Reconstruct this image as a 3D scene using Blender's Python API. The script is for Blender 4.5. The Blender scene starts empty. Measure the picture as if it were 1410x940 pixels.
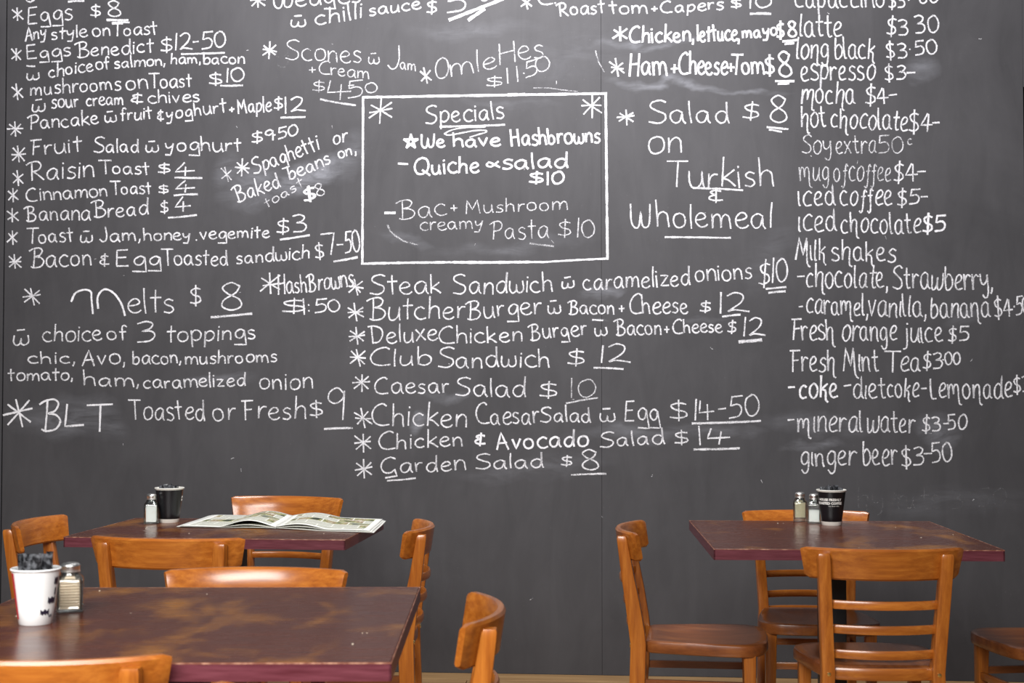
import bpy, bmesh, math, random
from mathutils import Vector, Matrix
random.seed(7)
PI = math.pi
S = bpy.context.scene
C = S.collection

# ------------------------------------------------------------------ camera
FPX = 1950.0; EYE = 1.2; PITCH = math.atan(60 / 1950)
cam = bpy.data.cameras.new('camera'); cam.sensor_width = 36; cam.lens = FPX / 1410 * 36
cam.dof.use_dof = True; cam.dof.focus_distance = 5.4; cam.dof.aperture_fstop = 8
cam.clip_start = 0.05
co = bpy.data.objects.new('camera', cam); C.objects.link(co)
co.location = (0, 0, EYE); co.rotation_euler = (PI / 2 + PITCH, 0, 0)
S.camera = co

# ------------------------------------------------------------------ world, lights, exposure
w = bpy.data.worlds.new('world'); S.world = w; w.use_nodes = True
w.node_tree.nodes['Background'].inputs[0].default_value = (0.80, 0.87, 1.0, 1)
w.node_tree.nodes['Background'].inputs[1].default_value = 0.06

def area(name, loc, target, sx, sy, power, col):
    l = bpy.data.lights.new(name, 'AREA'); l.shape = 'RECTANGLE'; l.size = sx; l.size_y = sy
    l.energy = power; l.color = col
    o = bpy.data.objects.new(name, l); C.objects.link(o); o.location = loc
    o.rotation_euler = (Vector(target) - Vector(loc)).to_track_quat('-Z', 'Y').to_euler()
    return o
# daylight through the shop windows behind the photographer, and an added light that brightens the upper wall
area('front_window_light', (-0.85, 0.55, 2.4), (-0.55, 2.9, 0.45), 2.6, 1.0, 104, (1.0, 0.99, 0.97))
area('upper_wall_fill', (-0.2, 3.95, 3.75), (0.0, 5.9, 2.75), 2.0, 0.5, 108, (0.98, 0.97, 1.0))
S.view_settings.view_transform = 'Standard'; S.view_settings.look = 'None'
S.view_settings.gamma = 1; S.view_settings.use_curve_mapping = False
S.view_settings.exposure = 0.72

# ------------------------------------------------------------------ helpers
def tag(o, label=None, cat=None, group=None, kind=None):
    if label: o['label'] = label
    if cat: o['category'] = cat
    if group: o['group'] = group
    if kind: o['kind'] = kind
    return o
def link(name, me, m=None, parent=None):
    o = bpy.data.objects.new(name, me); C.objects.link(o)
    if m is not None and len(me.materials) == 0: me.materials.append(m)
    if parent: o.parent = parent
    return o
def obj(name, bm, m, parent=None, smooth=True):
    me = bpy.data.meshes.new(name); bm.normal_update(); bm.to_mesh(me); bm.free()
    if smooth:
        for p in me.polygons: p.use_smooth = True
        try: me.set_sharp_from_angle(angle=math.radians(38))
        except Exception: pass
    return link(name, me, m, parent)
def empty(name, loc, rz=0):
    o = bpy.data.objects.new(name, None); C.objects.link(o); o.location = loc
    o.rotation_euler = (0, 0, rz); o.empty_display_size = 0.1; return o
def copy_tree(o, parent=None):
    c = o.copy(); C.objects.link(c); c.parent = parent
    for ch in list(o.children): copy_tree(ch, c)
    return c
def box(bm, x0, x1, y0, y1, z0, z1, bev=0.0):
    r = bmesh.ops.create_cube(bm, size=1)
    for v in r['verts']:
        v.co = Vector(((x0 + x1) / 2 + v.co.x * (x1 - x0), (y0 + y1) / 2 + v.co.y * (y1 - y0), (z0 + z1) / 2 + v.co.z * (z1 - z0)))
    if bev:
        es = {e for v in r['verts'] for e in v.link_edges}
        bmesh.ops.bevel(bm, geom=list(es), offset=bev, segments=2, affect='EDGES', profile=0.5)
def loft(bm, rings, caps=True):
    vs = [[bm.verts.new(p) for p in r] for r in rings]
    n = len(vs[0])
    for a, b in zip(vs[:-1], vs[1:]):
        for i in range(n):
            bm.faces.new((a[i], a[(i + 1) % n], b[(i + 1) % n], b[i]))
    if caps:
        bm.faces.new(list(reversed(vs[0]))); bm.faces.new(vs[-1])
    bmesh.ops.recalc_face_normals(bm, faces=bm.faces[:])
def lathe(bm, prof, n=40, closed=False):
    rings = [[Vector((r * math.cos(2 * PI * i / n), r * math.sin(2 * PI * i / n), z)) for i in range(n)] for r, z in prof]
    loft(bm, rings, caps=not closed)
def rrect(hx, hy, r, z, k=4, cx=0, cy=0):
    out = []
    for qx, qy, a0 in ((1, 1, 0), (-1, 1, 90), (-1, -1, 180), (1, -1, 270)):
        for i in range(k + 1):
            a = math.radians(a0 + 90 * i / k)
            out.append(Vector((cx + qx * (hx - r) + r * math.cos(a), cy + qy * (hy - r) + r * math.sin(a), z)))
    return out

# ------------------------------------------------------------------ materials
class NT:
    def __init__(s, name):
        s.m = bpy.data.materials.new(name); s.m.use_nodes = True; s.t = s.m.node_tree
        s.n = s.t.nodes; s.b = s.n['Principled BSDF']; s.out = s.n['Material Output']
    def new(s, ty, **k):
        nd = s.n.new(ty)
        for a, b in k.items(): setattr(nd, a, b)
        return nd
    def l(s, a, b): s.t.links.new(a, b)
    def sock(s, v, inp):
        if isinstance(v, (int, float)): inp.default_value = v
        elif isinstance(v, tuple): inp.default_value = v
        else: s.l(v, inp)
    def math(s, op, a, b=0.0, clamp=False):
        nd = s.new('ShaderNodeMath', operation=op, use_clamp=clamp)
        s.sock(a, nd.inputs[0]); s.sock(b, nd.inputs[1]); return nd.outputs[0]
    def coord(s, kind='Object', scale=(1, 1, 1), rnd=False):
        t = s.new('ShaderNodeTexCoord'); mp = s.new('ShaderNodeMapping')
        mp.inputs['Scale'].default_value = scale; s.l(t.outputs[kind], mp.inputs[0])
        if rnd:
            oi = s.new('ShaderNodeObjectInfo')
            mu = s.new('ShaderNodeVectorMath', operation='SCALE'); mu.inputs[0].default_value = (7, 13, 5)
            s.l(oi.outputs['Random'], mu.inputs['Scale']); s.l(mu.outputs[0], mp.inputs['Location'])
        return mp.outputs[0]
    def noise(s, vec, scale, detail=4, rough=0.55, dist=0.0):
        nd = s.new('ShaderNodeTexNoise'); nd.inputs['Scale'].default_value = scale
        nd.inputs['Detail'].default_value = detail; nd.inputs['Roughness'].default_value = rough
        nd.inputs['Distortion'].default_value = dist; s.l(vec, nd.inputs['Vector']); return nd.outputs[0]
    def ramp(s, fac, stops):
        nd = s.new('ShaderNodeValToRGB'); e = nd.color_ramp.elements
        while len(e) < len(stops): e.new(0.5)
        for i, (p, c) in enumerate(stops):
            e[i].position = p; e[i].color = (c[0], c[1], c[2], 1) if isinstance(c, tuple) else (c, c, c, 1)
        s.l(fac, nd.inputs[0]); return nd.outputs[0]
    def mix(s, fac, a, b, mode='MIX'):
        nd = s.new('ShaderNodeMix', data_type='RGBA', blend_type=mode)
        s.sock(fac, nd.inputs[0])
        s.sock(a + (1,) if isinstance(a, tuple) and len(a) == 3 else a, nd.inputs[6])
        s.sock(b + (1,) if isinstance(b, tuple) and len(b) == 3 else b, nd.inputs[7])
        return nd.outputs[2]
    def bump(s, h, strength=0.2, dist=0.002):
        nd = s.new('ShaderNodeBump'); nd.inputs['Strength'].default_value = strength
        nd.inputs['Distance'].default_value = dist; s.l(h, nd.inputs['Height']); s.l(nd.outputs[0], s.b.inputs['Normal'])
    def set(s, **k):
        for a, v in k.items():
            nm = a.replace('_', ' ')
            if isinstance(v, tuple) and len(v) == 3: v = v + (1,)
            s.sock(v, s.b.inputs[nm])
        return s.m
def plain(name, col, rough=0.5, **k):
    t = NT(name); return t.set(Base_Color=col, Roughness=rough, **k)
def wood(name, dark, mid, light, stretch, rough=0.28, coat=0.35, rnd=True):
    t = NT(name); v = t.coord('Object', stretch, rnd)
    a = t.noise(v, 2.2, 4, 0.55, 0.25); b = t.noise(v, 14, 3, 0.5)
    g = t.math('ADD', t.math('MULTIPLY', a, 0.75), t.math('MULTIPLY', b, 0.25))
    c = t.ramp(g, [(0.30, dark), (0.5, mid), (0.72, light)])
    oi = t.new('ShaderNodeObjectInfo')
    hv = t.new('ShaderNodeHueSaturation'); t.l(c, hv.inputs['Color'])
    mr = t.new('ShaderNodeMapRange'); t.l(oi.outputs['Random'], mr.inputs[0])
    mr.inputs[3].default_value = 0.86; mr.inputs[4].default_value = 1.14; t.l(mr.outputs[0], hv.inputs['Value'])
    t.bump(b, 0.08, 0.001)
    return t.set(Base_Color=hv.outputs[0], Roughness=rough, Coat_Weight=coat, Coat_Roughness=0.16)
W_D, W_M, W_L = (0.25, 0.064, 0.008), (0.37, 0.108, 0.013), (0.50, 0.172, 0.024)
wood_x = wood('varnished_beech_across', W_D, W_M, W_L, (2.0, 40, 40))
wood_y = wood('varnished_beech_seat', (0.12, 0.032, 0.009), (0.20, 0.058, 0.014), (0.30, 0.10, 0.024), (16, 2.2, 16), 0.33)
wood_z = wood('varnished_beech_upright', W_D, W_M, W_L, (40, 40, 2.0))
brass = plain('brass', (0.85, 0.62, 0.25), 0.25, Metallic=1.0)
black_metal = plain('black_powder_coat', (0.012, 0.012, 0.013), 0.45)
chrome = plain('chrome', (0.86, 0.84, 0.80), 0.34, Metallic=1.0)

# table top: dark mahogany stain rubbed through in patches
t = NT('worn_mahogany_top'); v = t.coord('Object', (2.0, 1.1, 1), True); vf = t.coord('Object', (3, 60, 3), True)
pat = t.noise(v, 3.2, 4, 0.6, 0.4); fine = t.noise(vf, 3, 3, 0.5)
wear = t.ramp(pat, [(0.50, 0.0), (0.70, 1.0)])
base = t.ramp(fine, [(0.3, (0.055, 0.012, 0.006)), (0.7, (0.100, 0.025, 0.011))])
gold = t.ramp(fine, [(0.3, (0.19, 0.062, 0.008)), (0.7, (0.32, 0.125, 0.014))])
top_mat = t.set(Base_Color=t.mix(wear, base, gold), Roughness=t.ramp(fine, [(0.2, 0.20), (0.8, 0.30)]), Specular_IOR_Level=0.24)
t = NT('mulberry_edge'); v = t.coord('Object', (2, 2, 22), True)
edge_mat = t.set(Base_Color=t.ramp(t.noise(v, 6, 4), [(0.3, (0.085, 0.016, 0.024)), (0.7, (0.16, 0.042, 0.058))]), Roughness=0.3)
t = NT('rubbed_arris'); v = t.coord('Object', (1, 1, 1), True)
arris_mat = t.set(Base_Color=t.ramp(t.noise(v, 60, 3), [(0.45, (0.20, 0.07, 0.045)), (0.72, (0.55, 0.30, 0.20))]), Roughness=0.45)

# ------------------------------------------------------------------ the chalkboard wall
WY, WS = 5.932, 0.080                     # plane y = WY - WS*x
WA = math.atan(WS)
def ray(px, py):
    x = (px - 705) / FPX; z = -(py - 470) / FPX
    return (x, math.cos(PITCH) - z * math.sin(PITCH), math.sin(PITCH) + z * math.cos(PITCH))
def W(px, py):                            # layout of the writing: coordinates (along, up) on the wall
    r = ray(px, py); k = WY / (r[1] + WS * r[0])
    return (r[0] * k / math.cos(WA), EYE + r[2] * k)
wall = bpy.data.objects.new('wall_back', bpy.data.meshes.new('wall_back')); C.objects.link(wall)
bm = bmesh.new(); box(bm, -5.5, 2.10, 0.02, 0.20, 0, 3.4); box(bm, 2.10, 3.05, 0.02, 0.20, 2.42, 3.4); box(bm, 3.05, 5.5, 0.02, 0.20, 0, 3.4)
bm.to_mesh(wall.data); bm.free()
wall.location = (0, WY, 0); wall.rotation_euler = (0, 0, -WA); tag(wall, kind='structure')
wall.data.materials.append(plain('dark_backing', (0.02, 0.02, 0.02), 0.8))

t = NT('chalkboard_paint')
v = t.coord('Object'); vs = t.coord('Object', (3, 1, 0.8))
cloud = t.noise(v, 1.3, 5, 0.6, 0.5); wipes = t.noise(vs, 3.0, 5, 0.65, 1.0); speck = t.noise(v, 90, 2, 0.5)
fac = t.math('ADD', t.math('MULTIPLY', cloud, 0.6), t.math('MULTIPLY', wipes, 0.4))
dust = t.ramp(fac, [(0.36, 0.0), (0.66, 1.0)])
tc = t.new('ShaderNodeTexCoord')
total = None
wn = t.new('ShaderNodeTexNoise'); wn.inputs['Scale'].default_value = 5.0; wn.inputs['Detail'].default_value = 4; t.l(tc.outputs['Object'], wn.inputs['Vector'])
w1 = t.new('ShaderNodeVectorMath', operation='SUBTRACT'); t.l(wn.outputs['Color'], w1.inputs[0]); w1.inputs[1].default_value = (.5, .5, .5)
w2 = t.new('ShaderNodeVectorMath', operation='SCALE'); t.l(w1.outputs[0], w2.inputs[0]); w2.inputs['Scale'].default_value = 0.16
w3 = t.new('ShaderNodeVectorMath', operation='ADD'); t.l(tc.outputs['Object'], w3.inputs[0]); t.l(w2.outputs[0], w3.inputs[1])
# rubbed-out chalk: (px, py, half length, half height, angle, strength)
SM = [(430, 240, 75, 22, 22, .9), (360, 258, 60, 28, 18, .5), (480, 215, 20, 40, -10, .35), (90, 575, 85, 30, 0, .42), (890, 60, 110, 7, 3, .35),
      (920, 115, 90, 7, -4, .60), (1030, 125, 60, 5, -3, .45), (315, 235, 22, 32, 0, .32), (575, 582, 14, 12, 70, .85), (1295, 600, 22, 26, 80, .50),
      (730, 645, 110, 16, 8, .25), (880, 595, 100, 14, 3, .35), (1130, 585, 80, 16, 0, .30), (830, 402, 34, 7, 10, .6), (1120, 612, 40, 8, 4, .45),
      (700, 340, 110, 10, 5, .22), (560, 330, 40, 8, -25, .35), (1275, 95, 18, 22, 80, .40), (300, 524, 55, 9, 4, .40), (650, 40, 90, 14, 0, .20),
      (1300, 690, 110, 20, 0, .16), (1330, 440, 30, 10, 20, .28), (620, 545, 40, 6, 5, .35), (700, 140, 70, 6, -4, .22), (150, 585, 30, 20, 0, .3),
      (1000, 600, 60, 8, 0, .3), (960, 440, 40, 5, 0, .25), (820, 440, 14, 3, 0, .7), (1060, 350, 70, 30, 40, .12), (770, 80, 120, 40, 10, .10)]
for px, py, a, b, ang, st in SM:
    cx, cz = W(px, py)
    mp = t.new('ShaderNodeMapping', vector_type='TEXTURE')
    mp.inputs['Location'].default_value = (cx, 0, cz); mp.inputs['Rotation'].default_value = (0, -math.radians(ang), 0)
    mp.inputs['Scale'].default_value = (a / 330, 50, b / 330); t.l(w3.outputs[0], mp.inputs[0])
    ln = t.new('ShaderNodeVectorMath', operation='LENGTH'); t.l(mp.outputs[0], ln.inputs[0])
    q = t.math('SUBTRACT', 1.15, ln.outputs['Value'], True)
    q = t.math('MULTIPLY', q, st); total = q if total is None else t.math('MAXIMUM', total, q)
vn = t.coord('Object', (2.0, 1, 7.0))
sn = t.ramp(t.noise(vn, 2.6, 6, 0.65, 1.2), [(0.34, 0.12), (0.66, 1.0)])
smudge = t.math('MULTIPLY', total, sn)
base = t.mix(dust, (0.044, 0.0425, 0.0455), (0.066, 0.064, 0.068))
sp = t.ramp(speck, [(0.70, 0.0), (0.80, 0.5)])
col = t.mix(t.math('MULTIPLY', sp, t.math('MULTIPLY', cloud, 0.5)), base, (0.3, 0.3, 0.31))
col = t.mix(t.math('MULTIPLY', smudge, 0.50), col, (0.46, 0.47, 0.52))
board = t.set(Base_Color=col, Roughness=0.62, Specular_IOR_Level=0.30)
J0 = W(6, 300)[0]; J1 = W(828, 300)[0]
for x0, x1, z0 in ((-5.5, -4.59, 0), (-4.59, J0, 0), (J0, J1, 0), (J1, 2.10, 0), (2.10, 3.05, 2.42), (3.05, 5.5, 0)):
    bm = bmesh.new(); g = 0.0016 if x0 != J0 else 0.0
    box(bm, x0 + (0.003 if x0 == J0 else 0.0004), x1 - (0.003 if x1 == J0 else 0.0004), 0, 0.02, z0, 3.4, 0.0008)
    obj('chalkboard_panel', bm, board, wall, False)
# doorway at the right, its dark interior painted as a black recessed panel
dr = bpy.data.objects.new('door_1', bpy.data.meshes.new('door_1')); C.objects.link(dr); tag(dr, kind='structure')
bm = bmesh.new(); box(bm, 2.11, 3.04, 0.12, 0.16, 0.004, 2.41, 0.003); bm.to_mesh(dr.data); bm.free()
dr.data.materials.append(plain('doorway_dark', (0.004, 0.004, 0.004), 0.6))
dr.location = wall.location; dr.rotation_euler = wall.rotation_euler
bm = bmesh.new(); lathe(bm, [(0.022, 0), (0.022, 0.006), (0.010, 0.010), (0.010, 0.035), (0.024, 0.045), (0.022, 0.062), (0.010, 0.068)], 20)
kn = obj('door_knob', bm, chrome, dr); kn.location = (2.95, 0.12, 1.0); kn.rotation_euler = (PI / 2, 0, 0)

# ---- chalk writing: a one-stroke hand, drawn as strokes of chalk on the board
L = {
'a': (56, "48,48 30,58 8,44 5,20 18,2 36,10 48,46! 48,15 56,0"), 'b': (48, "4,100 4,50 5,2! 8,40 28,56 46,40 44,14 26,0 5,6"),
'c': (46, "44,50 28,58 8,44 4,22 16,4 32,0 48,6"), 'd': (52, "46,46 28,56 8,42 5,18 20,0 38,8 46,40! 48,100! 47,30 52,0"),
'e': (48, "6,28 30,32 44,42 36,56 20,56 5,38 6,14 22,0 40,2 50,10"), 'f': (36, "40,88 30,98 18,88 16,50 15,0|2,54 34,56"),
'g': (50, "46,48 28,58 8,42 8,20 22,8 38,18 46,48! 54,-30! 2,-27"), 'h': (48, "5,100 5,50 4,0! 8,40 26,56 42,46 44,20 46,0"),
'i': (10, "6,58 6,0|7,80 8,76"), 'j': (18, "14,58 15,0 8,-24 -6,-26|16,80 17,76"), 'k': (44, "5,100 4,0|40,56 6,26! 24,20 46,0"),
'l': (10, "6,100 5,50 8,0"), 'm': (76, "4,56 5,0! 8,40 22,56 36,46 38,2! 42,38 56,56 70,46 74,20 76,0"),
'n': (46, "4,56 5,0! 8,38 26,57 42,46 45,20 46,0"), 'o': (52, "28,58 10,50 4,28 12,6 28,0 46,10 50,32 42,52 26,58"),
'p': (48, "6,56 6,0 5,-36! 6,30 16,54 34,58 48,40 42,14 24,2 8,8"), 'r': (34, "5,56 6,0! 9,36 22,54 36,54"),
's': (38, "38,52 22,58 8,48 12,36 32,26 38,12 24,0 4,4"), 't': (38, "20,92 20,40 22,0|2,60 40,62"),
'u': (50, "5,57 4,24 12,2 28,2 42,20 45,57! 46,20 50,0"), 'v': (42, "2,57 22,0! 42,58"),
'w': (66, "6,56 4,20 14,0 30,8 36,40! 36,10 50,0 66,16 64,56"), 'x': (42, "4,56 42,2|42,57 2,0"),
'y': (48, "5,57 10,30 24,24 42,40 48,58! 38,0 30,-28! 4,-26"), 'z': (46, "4,56 42,54! 6,4! 48,4"),
'A': (60, "2,0 30,100! 60,-2|10,36 54,38"), 'B': (66, "-8,84 10,94 40,98 56,84 46,62 22,54! 50,48 66,28 52,4 20,-2 4,4|18,92 18,50 16,4"),
'C': (70, "66,90 50,100 20,84 4,48 14,12 40,0 72,4"), 'D': (66, "-2,96 30,98 62,80 66,44 44,8 12,2|14,94 14,0"),
'E': (54, "50,98 8,96! 6,50 4,2! 50,2|6,52 42,54"), 'F': (50, "52,98 0,96|16,96 14,0|14,50 44,54"),
'G': (70, "66,88 44,98 14,82 2,44 16,10 44,6 62,24! 72,-16! 20,-24"), 'H': (58, "6,100 4,0|54,100 54,0|5,52 54,56"),
'J': (40, "34,100 38,40 30,6 14,-2 0,14"), 'L': (50, "8,100 4,2! 52,8"), 'M': (80, "4,0 12,98! 38,30! 66,98! 78,0"),
'O': (80, "42,100 14,84 2,48 14,10 40,0 68,14 78,52 66,88 40,100"), 'P': (58, "-8,80 14,94 44,96 60,76 48,50 16,42|16,92 14,0"),
'Q': (84, "42,100 14,84 2,48 14,10 40,0 68,14 78,52 66,88 40,100|46,24 88,-8"),
'R': (64, "-8,82 12,94 42,96 56,76 44,52 18,46! 40,28 66,0|16,92 14,0"), 'S': (62, "60,92 40,100 12,90 8,70 30,54 56,40 58,16 36,0 2,6"),
'T': (56, "-6,98 66,98|32,96 30,0"), 'W': (86, "6,100 4,30 16,2 34,8 46,70! 48,14 62,2 78,20 86,100"), 'V': (60, "2,98 30,0! 58,100"),
'0': (60, "34,100 10,82 4,44 16,6 36,0 56,22 60,60 46,94 30,100"), '1': (8, "6,100 4,0"), '2': (60, "4,84 26,100 48,86 42,50 4,4! 24,12 64,2"),
'3': (50, "4,92 28,100 46,86 38,64 16,54! 42,50 52,28 38,4 4,2"), '4': (62, "36,100 2,32! 66,36|38,66 34,0"),
'5': (52, "12,98 8,56! 36,62 52,40 42,8 4,0|12,98 54,100"), '7': (50, "2,96 52,98! 34,0"),
'8': (52, "48,86 28,100 8,84 18,62 46,38 50,12 28,0 6,14 10,38 38,62 48,84"), '9': (50, "48,82 30,100 8,88 6,64 26,52 46,66 50,90! 48,0"),
'4o': (62, "10,92 2,36! 62,38|38,72 34,0"),
'$': (44, "42,92 24,98 4,84 12,58 38,42 42,16 22,2 0,8|24,118 22,-16"), '&': (44, "40,80 20,86 8,70 24,52! 8,40 4,22 18,8 44,10|26,104 24,-10"),
'+': (32, "2,40 34,42|18,60 18,22"), '-': (28, "0,44 28,46"), '.': (6, "4,6 5,1"), '\u00b7': (6, "4,50 5,45"), ',': (10, "8,12 6,-6 2,-16"),
':': (6, "4,62 5,57|4,24 5,19"), '%': (66, "6,56 4,20 14,0 30,8 36,40! 36,10 50,0 66,16 64,56|18,88 48,91"), ' ': (26, ""),
'~': (76, "72,58 44,22 22,6 4,24 18,50 40,36 78,2"),
'\u00b5': (128, "0,50 12,84 34,98 50,90 50,60 50,0|64,22! 66,70 84,100 106,84 122,40 128,-8"),
'\u00a3': (44, "12,96 10,0|12,70 44,96 40,60! 20,44! 46,2 |12,20 40,40")}
R = dict(L); R.update({
'a': (44, "38,62 24,70 6,52 4,18 18,0 34,16 38,60! 38,14 48,2"), 'b': (40, "6,100 4,40 8,2 24,0 40,20 38,52 22,68 6,50"),
'c': (38, "38,62 24,70 6,50 4,20 16,2 38,6"), 'd': (44, "38,58 22,68 6,48 4,16 18,0 34,14 40,60! 42,104! 40,20 48,0"),
'e': (38, "5,30 28,40 36,58 24,70 8,54 4,22 16,2 40,8"), 'f': (28, "36,74 26,84 20,60 18,-10 10,-34 0,-26|8,50 30,52"),
'g': (40, "38,62 22,70 6,50 6,20 20,6 36,24 38,62! 40,0 34,-32 20,-38 8,-22"), 'h': (42, "4,104 4,0! 8,44 24,66 38,56 36,10 38,-24 48,-32"),
'i': (8, "5,68 4,12 9,0"), 'j': (18, "14,66 15,0 10,-28 -4,-34|16,92 17,88"), 'k': (38, "5,104 4,0|36,64 8,38! 28,28 30,-12 40,-26"),
'l': (12, "5,104 3,40 6,4 14,2"), 'm': (64, "4,68 4,0! 8,44 20,68 30,60 32,20! 36,52 48,68 60,58 58,0 60,-26 70,-32"),
'n': (40, "4,68 4,0! 8,44 24,68 38,58 38,20 42,0"), '\u00f1': (42, "4,68 4,0! 8,44 24,68 38,58 38,-10 40,-26 50,-34"),
'o': (42, "24,72 6,54 4,20 20,0 38,16 42,50 30,70 20,70"), 'p': (40, "6,66 6,0 4,-40! 6,40 18,66 34,62 40,36 28,6 8,8"),
'r': (32, "4,68 5,0! 8,44 22,66 36,60"), 's': (34, "36,64 20,72 6,56 14,42 34,30 36,10 20,0 2,6"), 't': (30, "18,100 16,30 22,2 34,4|2,66 34,68"),
'u': (42, "5,68 4,20 14,2 28,10 38,40! 40,68! 40,14 48,0"), 'v': (36, "2,70 18,0! 36,72"), 'w': (62, "4,68 6,10 16,2 30,20 34,60! 34,12 46,2 62,24 64,78"),
'x': (40, "4,68 40,2|40,69 2,0"), 'y': (42, "4,70 6,36 20,24 38,44 42,70! 42,0 34,-32 20,-36 10,-24"),
'M': (68, "2,0 20,98! 40,20! 58,98! 60,0 66,-24 76,-32"), 'L': (28, "6,100 2,40 6,4 28,2"), 'E': (50, L['E'][1]),
'B': (52, "6,100 6,0! 30,2 46,24 34,48 8,52! 36,60 42,80 26,98 6,98"), 'S': (50, "48,90 34,100 12,90 8,72 28,54 44,38 46,14 28,0 2,8"),
'4': (54, "34,100 2,32! 60,36|40,96 36,-4")})

def parse(s):
    out = []
    for st in s.split('|'):
        pts = []
        for q in st.split():
            c = q.endswith('!'); x, y = q.rstrip('!').split(','); pts.append((float(x) / 100, float(y) / 100, c))
        if len(pts) > 1: out.append(pts)
    return out
def smooth(pts, n=6):
    runs = []; cur = [pts[0]]
    for p in pts[1:]:
        cur.append(p)
        if p[2]: runs.append(cur); cur = [p]
    if len(cur) > 1: runs.append(cur)
    out = []
    for r in runs:
        P = [Vector((p[0], p[1])) for p in r]
        for i in range(len(P) - 1):
            a, b = P[i], P[i + 1]; p0 = P[i - 1] if i else a * 2 - b; p3 = P[i + 2] if i + 2 < len(P) else b * 2 - a
            k = n if len(P) > 2 else 3
            for j in range(k):
                u = j / k
                out.append(0.5 * ((2 * a) + (b - p0) * u + (2 * p0 - 5 * a + 4 * b - p3) * u * u + (3 * a - p0 - 3 * b + p3) * u ** 3))
        out.append(P[-1])
    res = [out[0]]
    for p in out[1:]:
        if (p - res[-1]).length > 1e-4: res.append(p)
    return res

def chalk_mat(name, dens, bright=0.80):
    t = NT(name)
    uv = t.new('ShaderNodeUVMap'); sep = t.new('ShaderNodeSeparateXYZ'); t.l(uv.outputs[0], sep.inputs[0])
    ab = t.math('ABSOLUTE', sep.outputs['Y']); ed = t.math('POWER', ab, 2.2)
    v = t.coord('Object'); n1 = t.noise(v, 300, 2, 0.6); n2 = t.noise(v, 26, 3, 0.6)
    c = t.math('SUBTRACT', dens, t.math('MULTIPLY', ed, 0.62))
    c = t.math('ADD', c, t.math('MULTIPLY', t.math('SUBTRACT', n1, 0.5), 2.4))
    c = t.math('ADD', c, t.math('MULTIPLY', t.math('SUBTRACT', n2, 0.5), 1.5), True)
    t.set(Base_Color=(bright, bright * 0.99, bright * 1.02), Roughness=0.95, Specular_IOR_Level=0.1)
    tr = t.new('ShaderNodeBsdfTransparent'); mx = t.new('ShaderNodeMixShader')
    t.l(c, mx.inputs[0]); t.l(tr.outputs[0], mx.inputs[1]); t.l(t.b.outputs[0], mx.inputs[2]); t.l(mx.outputs[0], t.out.inputs[0])
    return t.m
CM = {'n': chalk_mat('chalk', 0.88, 0.74), 'b': chalk_mat('chalk_heavy', 1.08, 0.78), 't': chalk_mat('chalk_light', 0.68, 0.70),
      'f': chalk_mat('chalk_faint', 0.46, 0.62), 'g': chalk_mat('chalk_ghost', -0.05, 0.30)}
PXW = {'n': 2.5, 'b': 3.05, 't': 2.1, 'f': 2.2, 'g': 3.0}
kstroke = [0]
class Chalk:
    def __init__(s): s.v = []; s.f = []; s.uv = []
    def stroke(s, pts, wpx):                       # pts in photo layout px -> wall coordinates
        P = [Vector(W(x, y)) for x, y in pts]
        kstroke[0] += 1; off = -0.0006 - 0.00003 * (kstroke[0] % 30)
        hw0 = wpx * 0.5 / 331
        base = len(s.v); n = len(P); acc = 0
        for i, p in enumerate(P):
            d = (P[min(i + 1, n - 1)] - P[max(i - 1, 0)])
            d = d.normalized() if d.length > 1e-9 else Vector((1, 0))
            nn = Vector((-d.y, d.x)); hw = hw0 * random.uniform(0.84, 1.16)
            if i == 0: p = p - d * hw0 * 0.5
            if i == n - 1: p = p + d * hw0 * 0.5
            if i: acc += (P[i] - P[i - 1]).length
            for sg in (-1, 1):
                q = p + nn * hw * sg; s.v.append((q.x, off, q.y)); s.uv.append((acc, sg))
        for i in range(n - 1):
            a = base + 2 * i; s.f.append((a, a + 2, a + 3, a + 1))
    def text(s, txt, x0, y0, x1, y1, cap, font, wpx, jit=1.0):
        gl = []; x = 0
        tk = []
        i = 0
        while i < len(txt):
            if txt[i:i + 2] == '4o' and font.get('_o', True) and txt[i:i + 3] == '4o_': tk.append('4o'); i += 3
            else: tk.append(txt[i]); i += 1
        for ch in tk:
            adv, sp = font[ch]; gl.append((ch, x, sp)); x += adv / 100 + 0.13
        total = x - 0.13
        wd = math.hypot(x1 - x0, y1 - y0); sx = wd / total
        ux, uy = (x1 - x0) / wd, (y1 - y0) / wd
        vx, vy = uy * 0.35, -1.0                    # verticals stay nearly upright on a sloping line
        if abs(uy) > 0.3: vx, vy = uy * 0.8, -ux
        for ch, gx, sp in gl:
            if ch == ' ': continue
            sc = 1 + random.uniform(-.08, .08) * jit; dy = random.uniform(-.04, .04) * jit; rot = random.uniform(-.10, .08) * jit
            for st in parse(sp):
                pts = []
                for p in smooth(st):
                    a = (gx + p.x * sc) * sx; b = (p.y * sc + dy) * cap
                    a += rot * b
                    pts.append((x0 + ux * a + vx * b, y0 + uy * a + vy * b))
                s.stroke(pts, wpx)
    def line(s, x0, y0, x1, y1, wpx):
        n = max(3, int(math.hypot(x1 - x0, y1 - y0) / 5)); bow = random.uniform(-.6, .6)
        s.stroke([(x0 + (x1 - x0) * i / n, y0 + (y1 - y0) * i / n + bow * math.sin(PI * i / n) + random.uniform(-.12, .12)) for i in range(n + 1)], wpx)
    def build(s, name, k, label=None):
        me = bpy.data.meshes.new(name); me.from_pydata(s.v, [], s.f)
        ul = me.uv_layers.new(name='UVMap')
        for lp in me.loops: ul.data[lp.index].uv = s.uv[lp.vertex_index]
        o = link(name, me, CM[k], wall)
        if label: o['label'] = label
        return o

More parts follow.
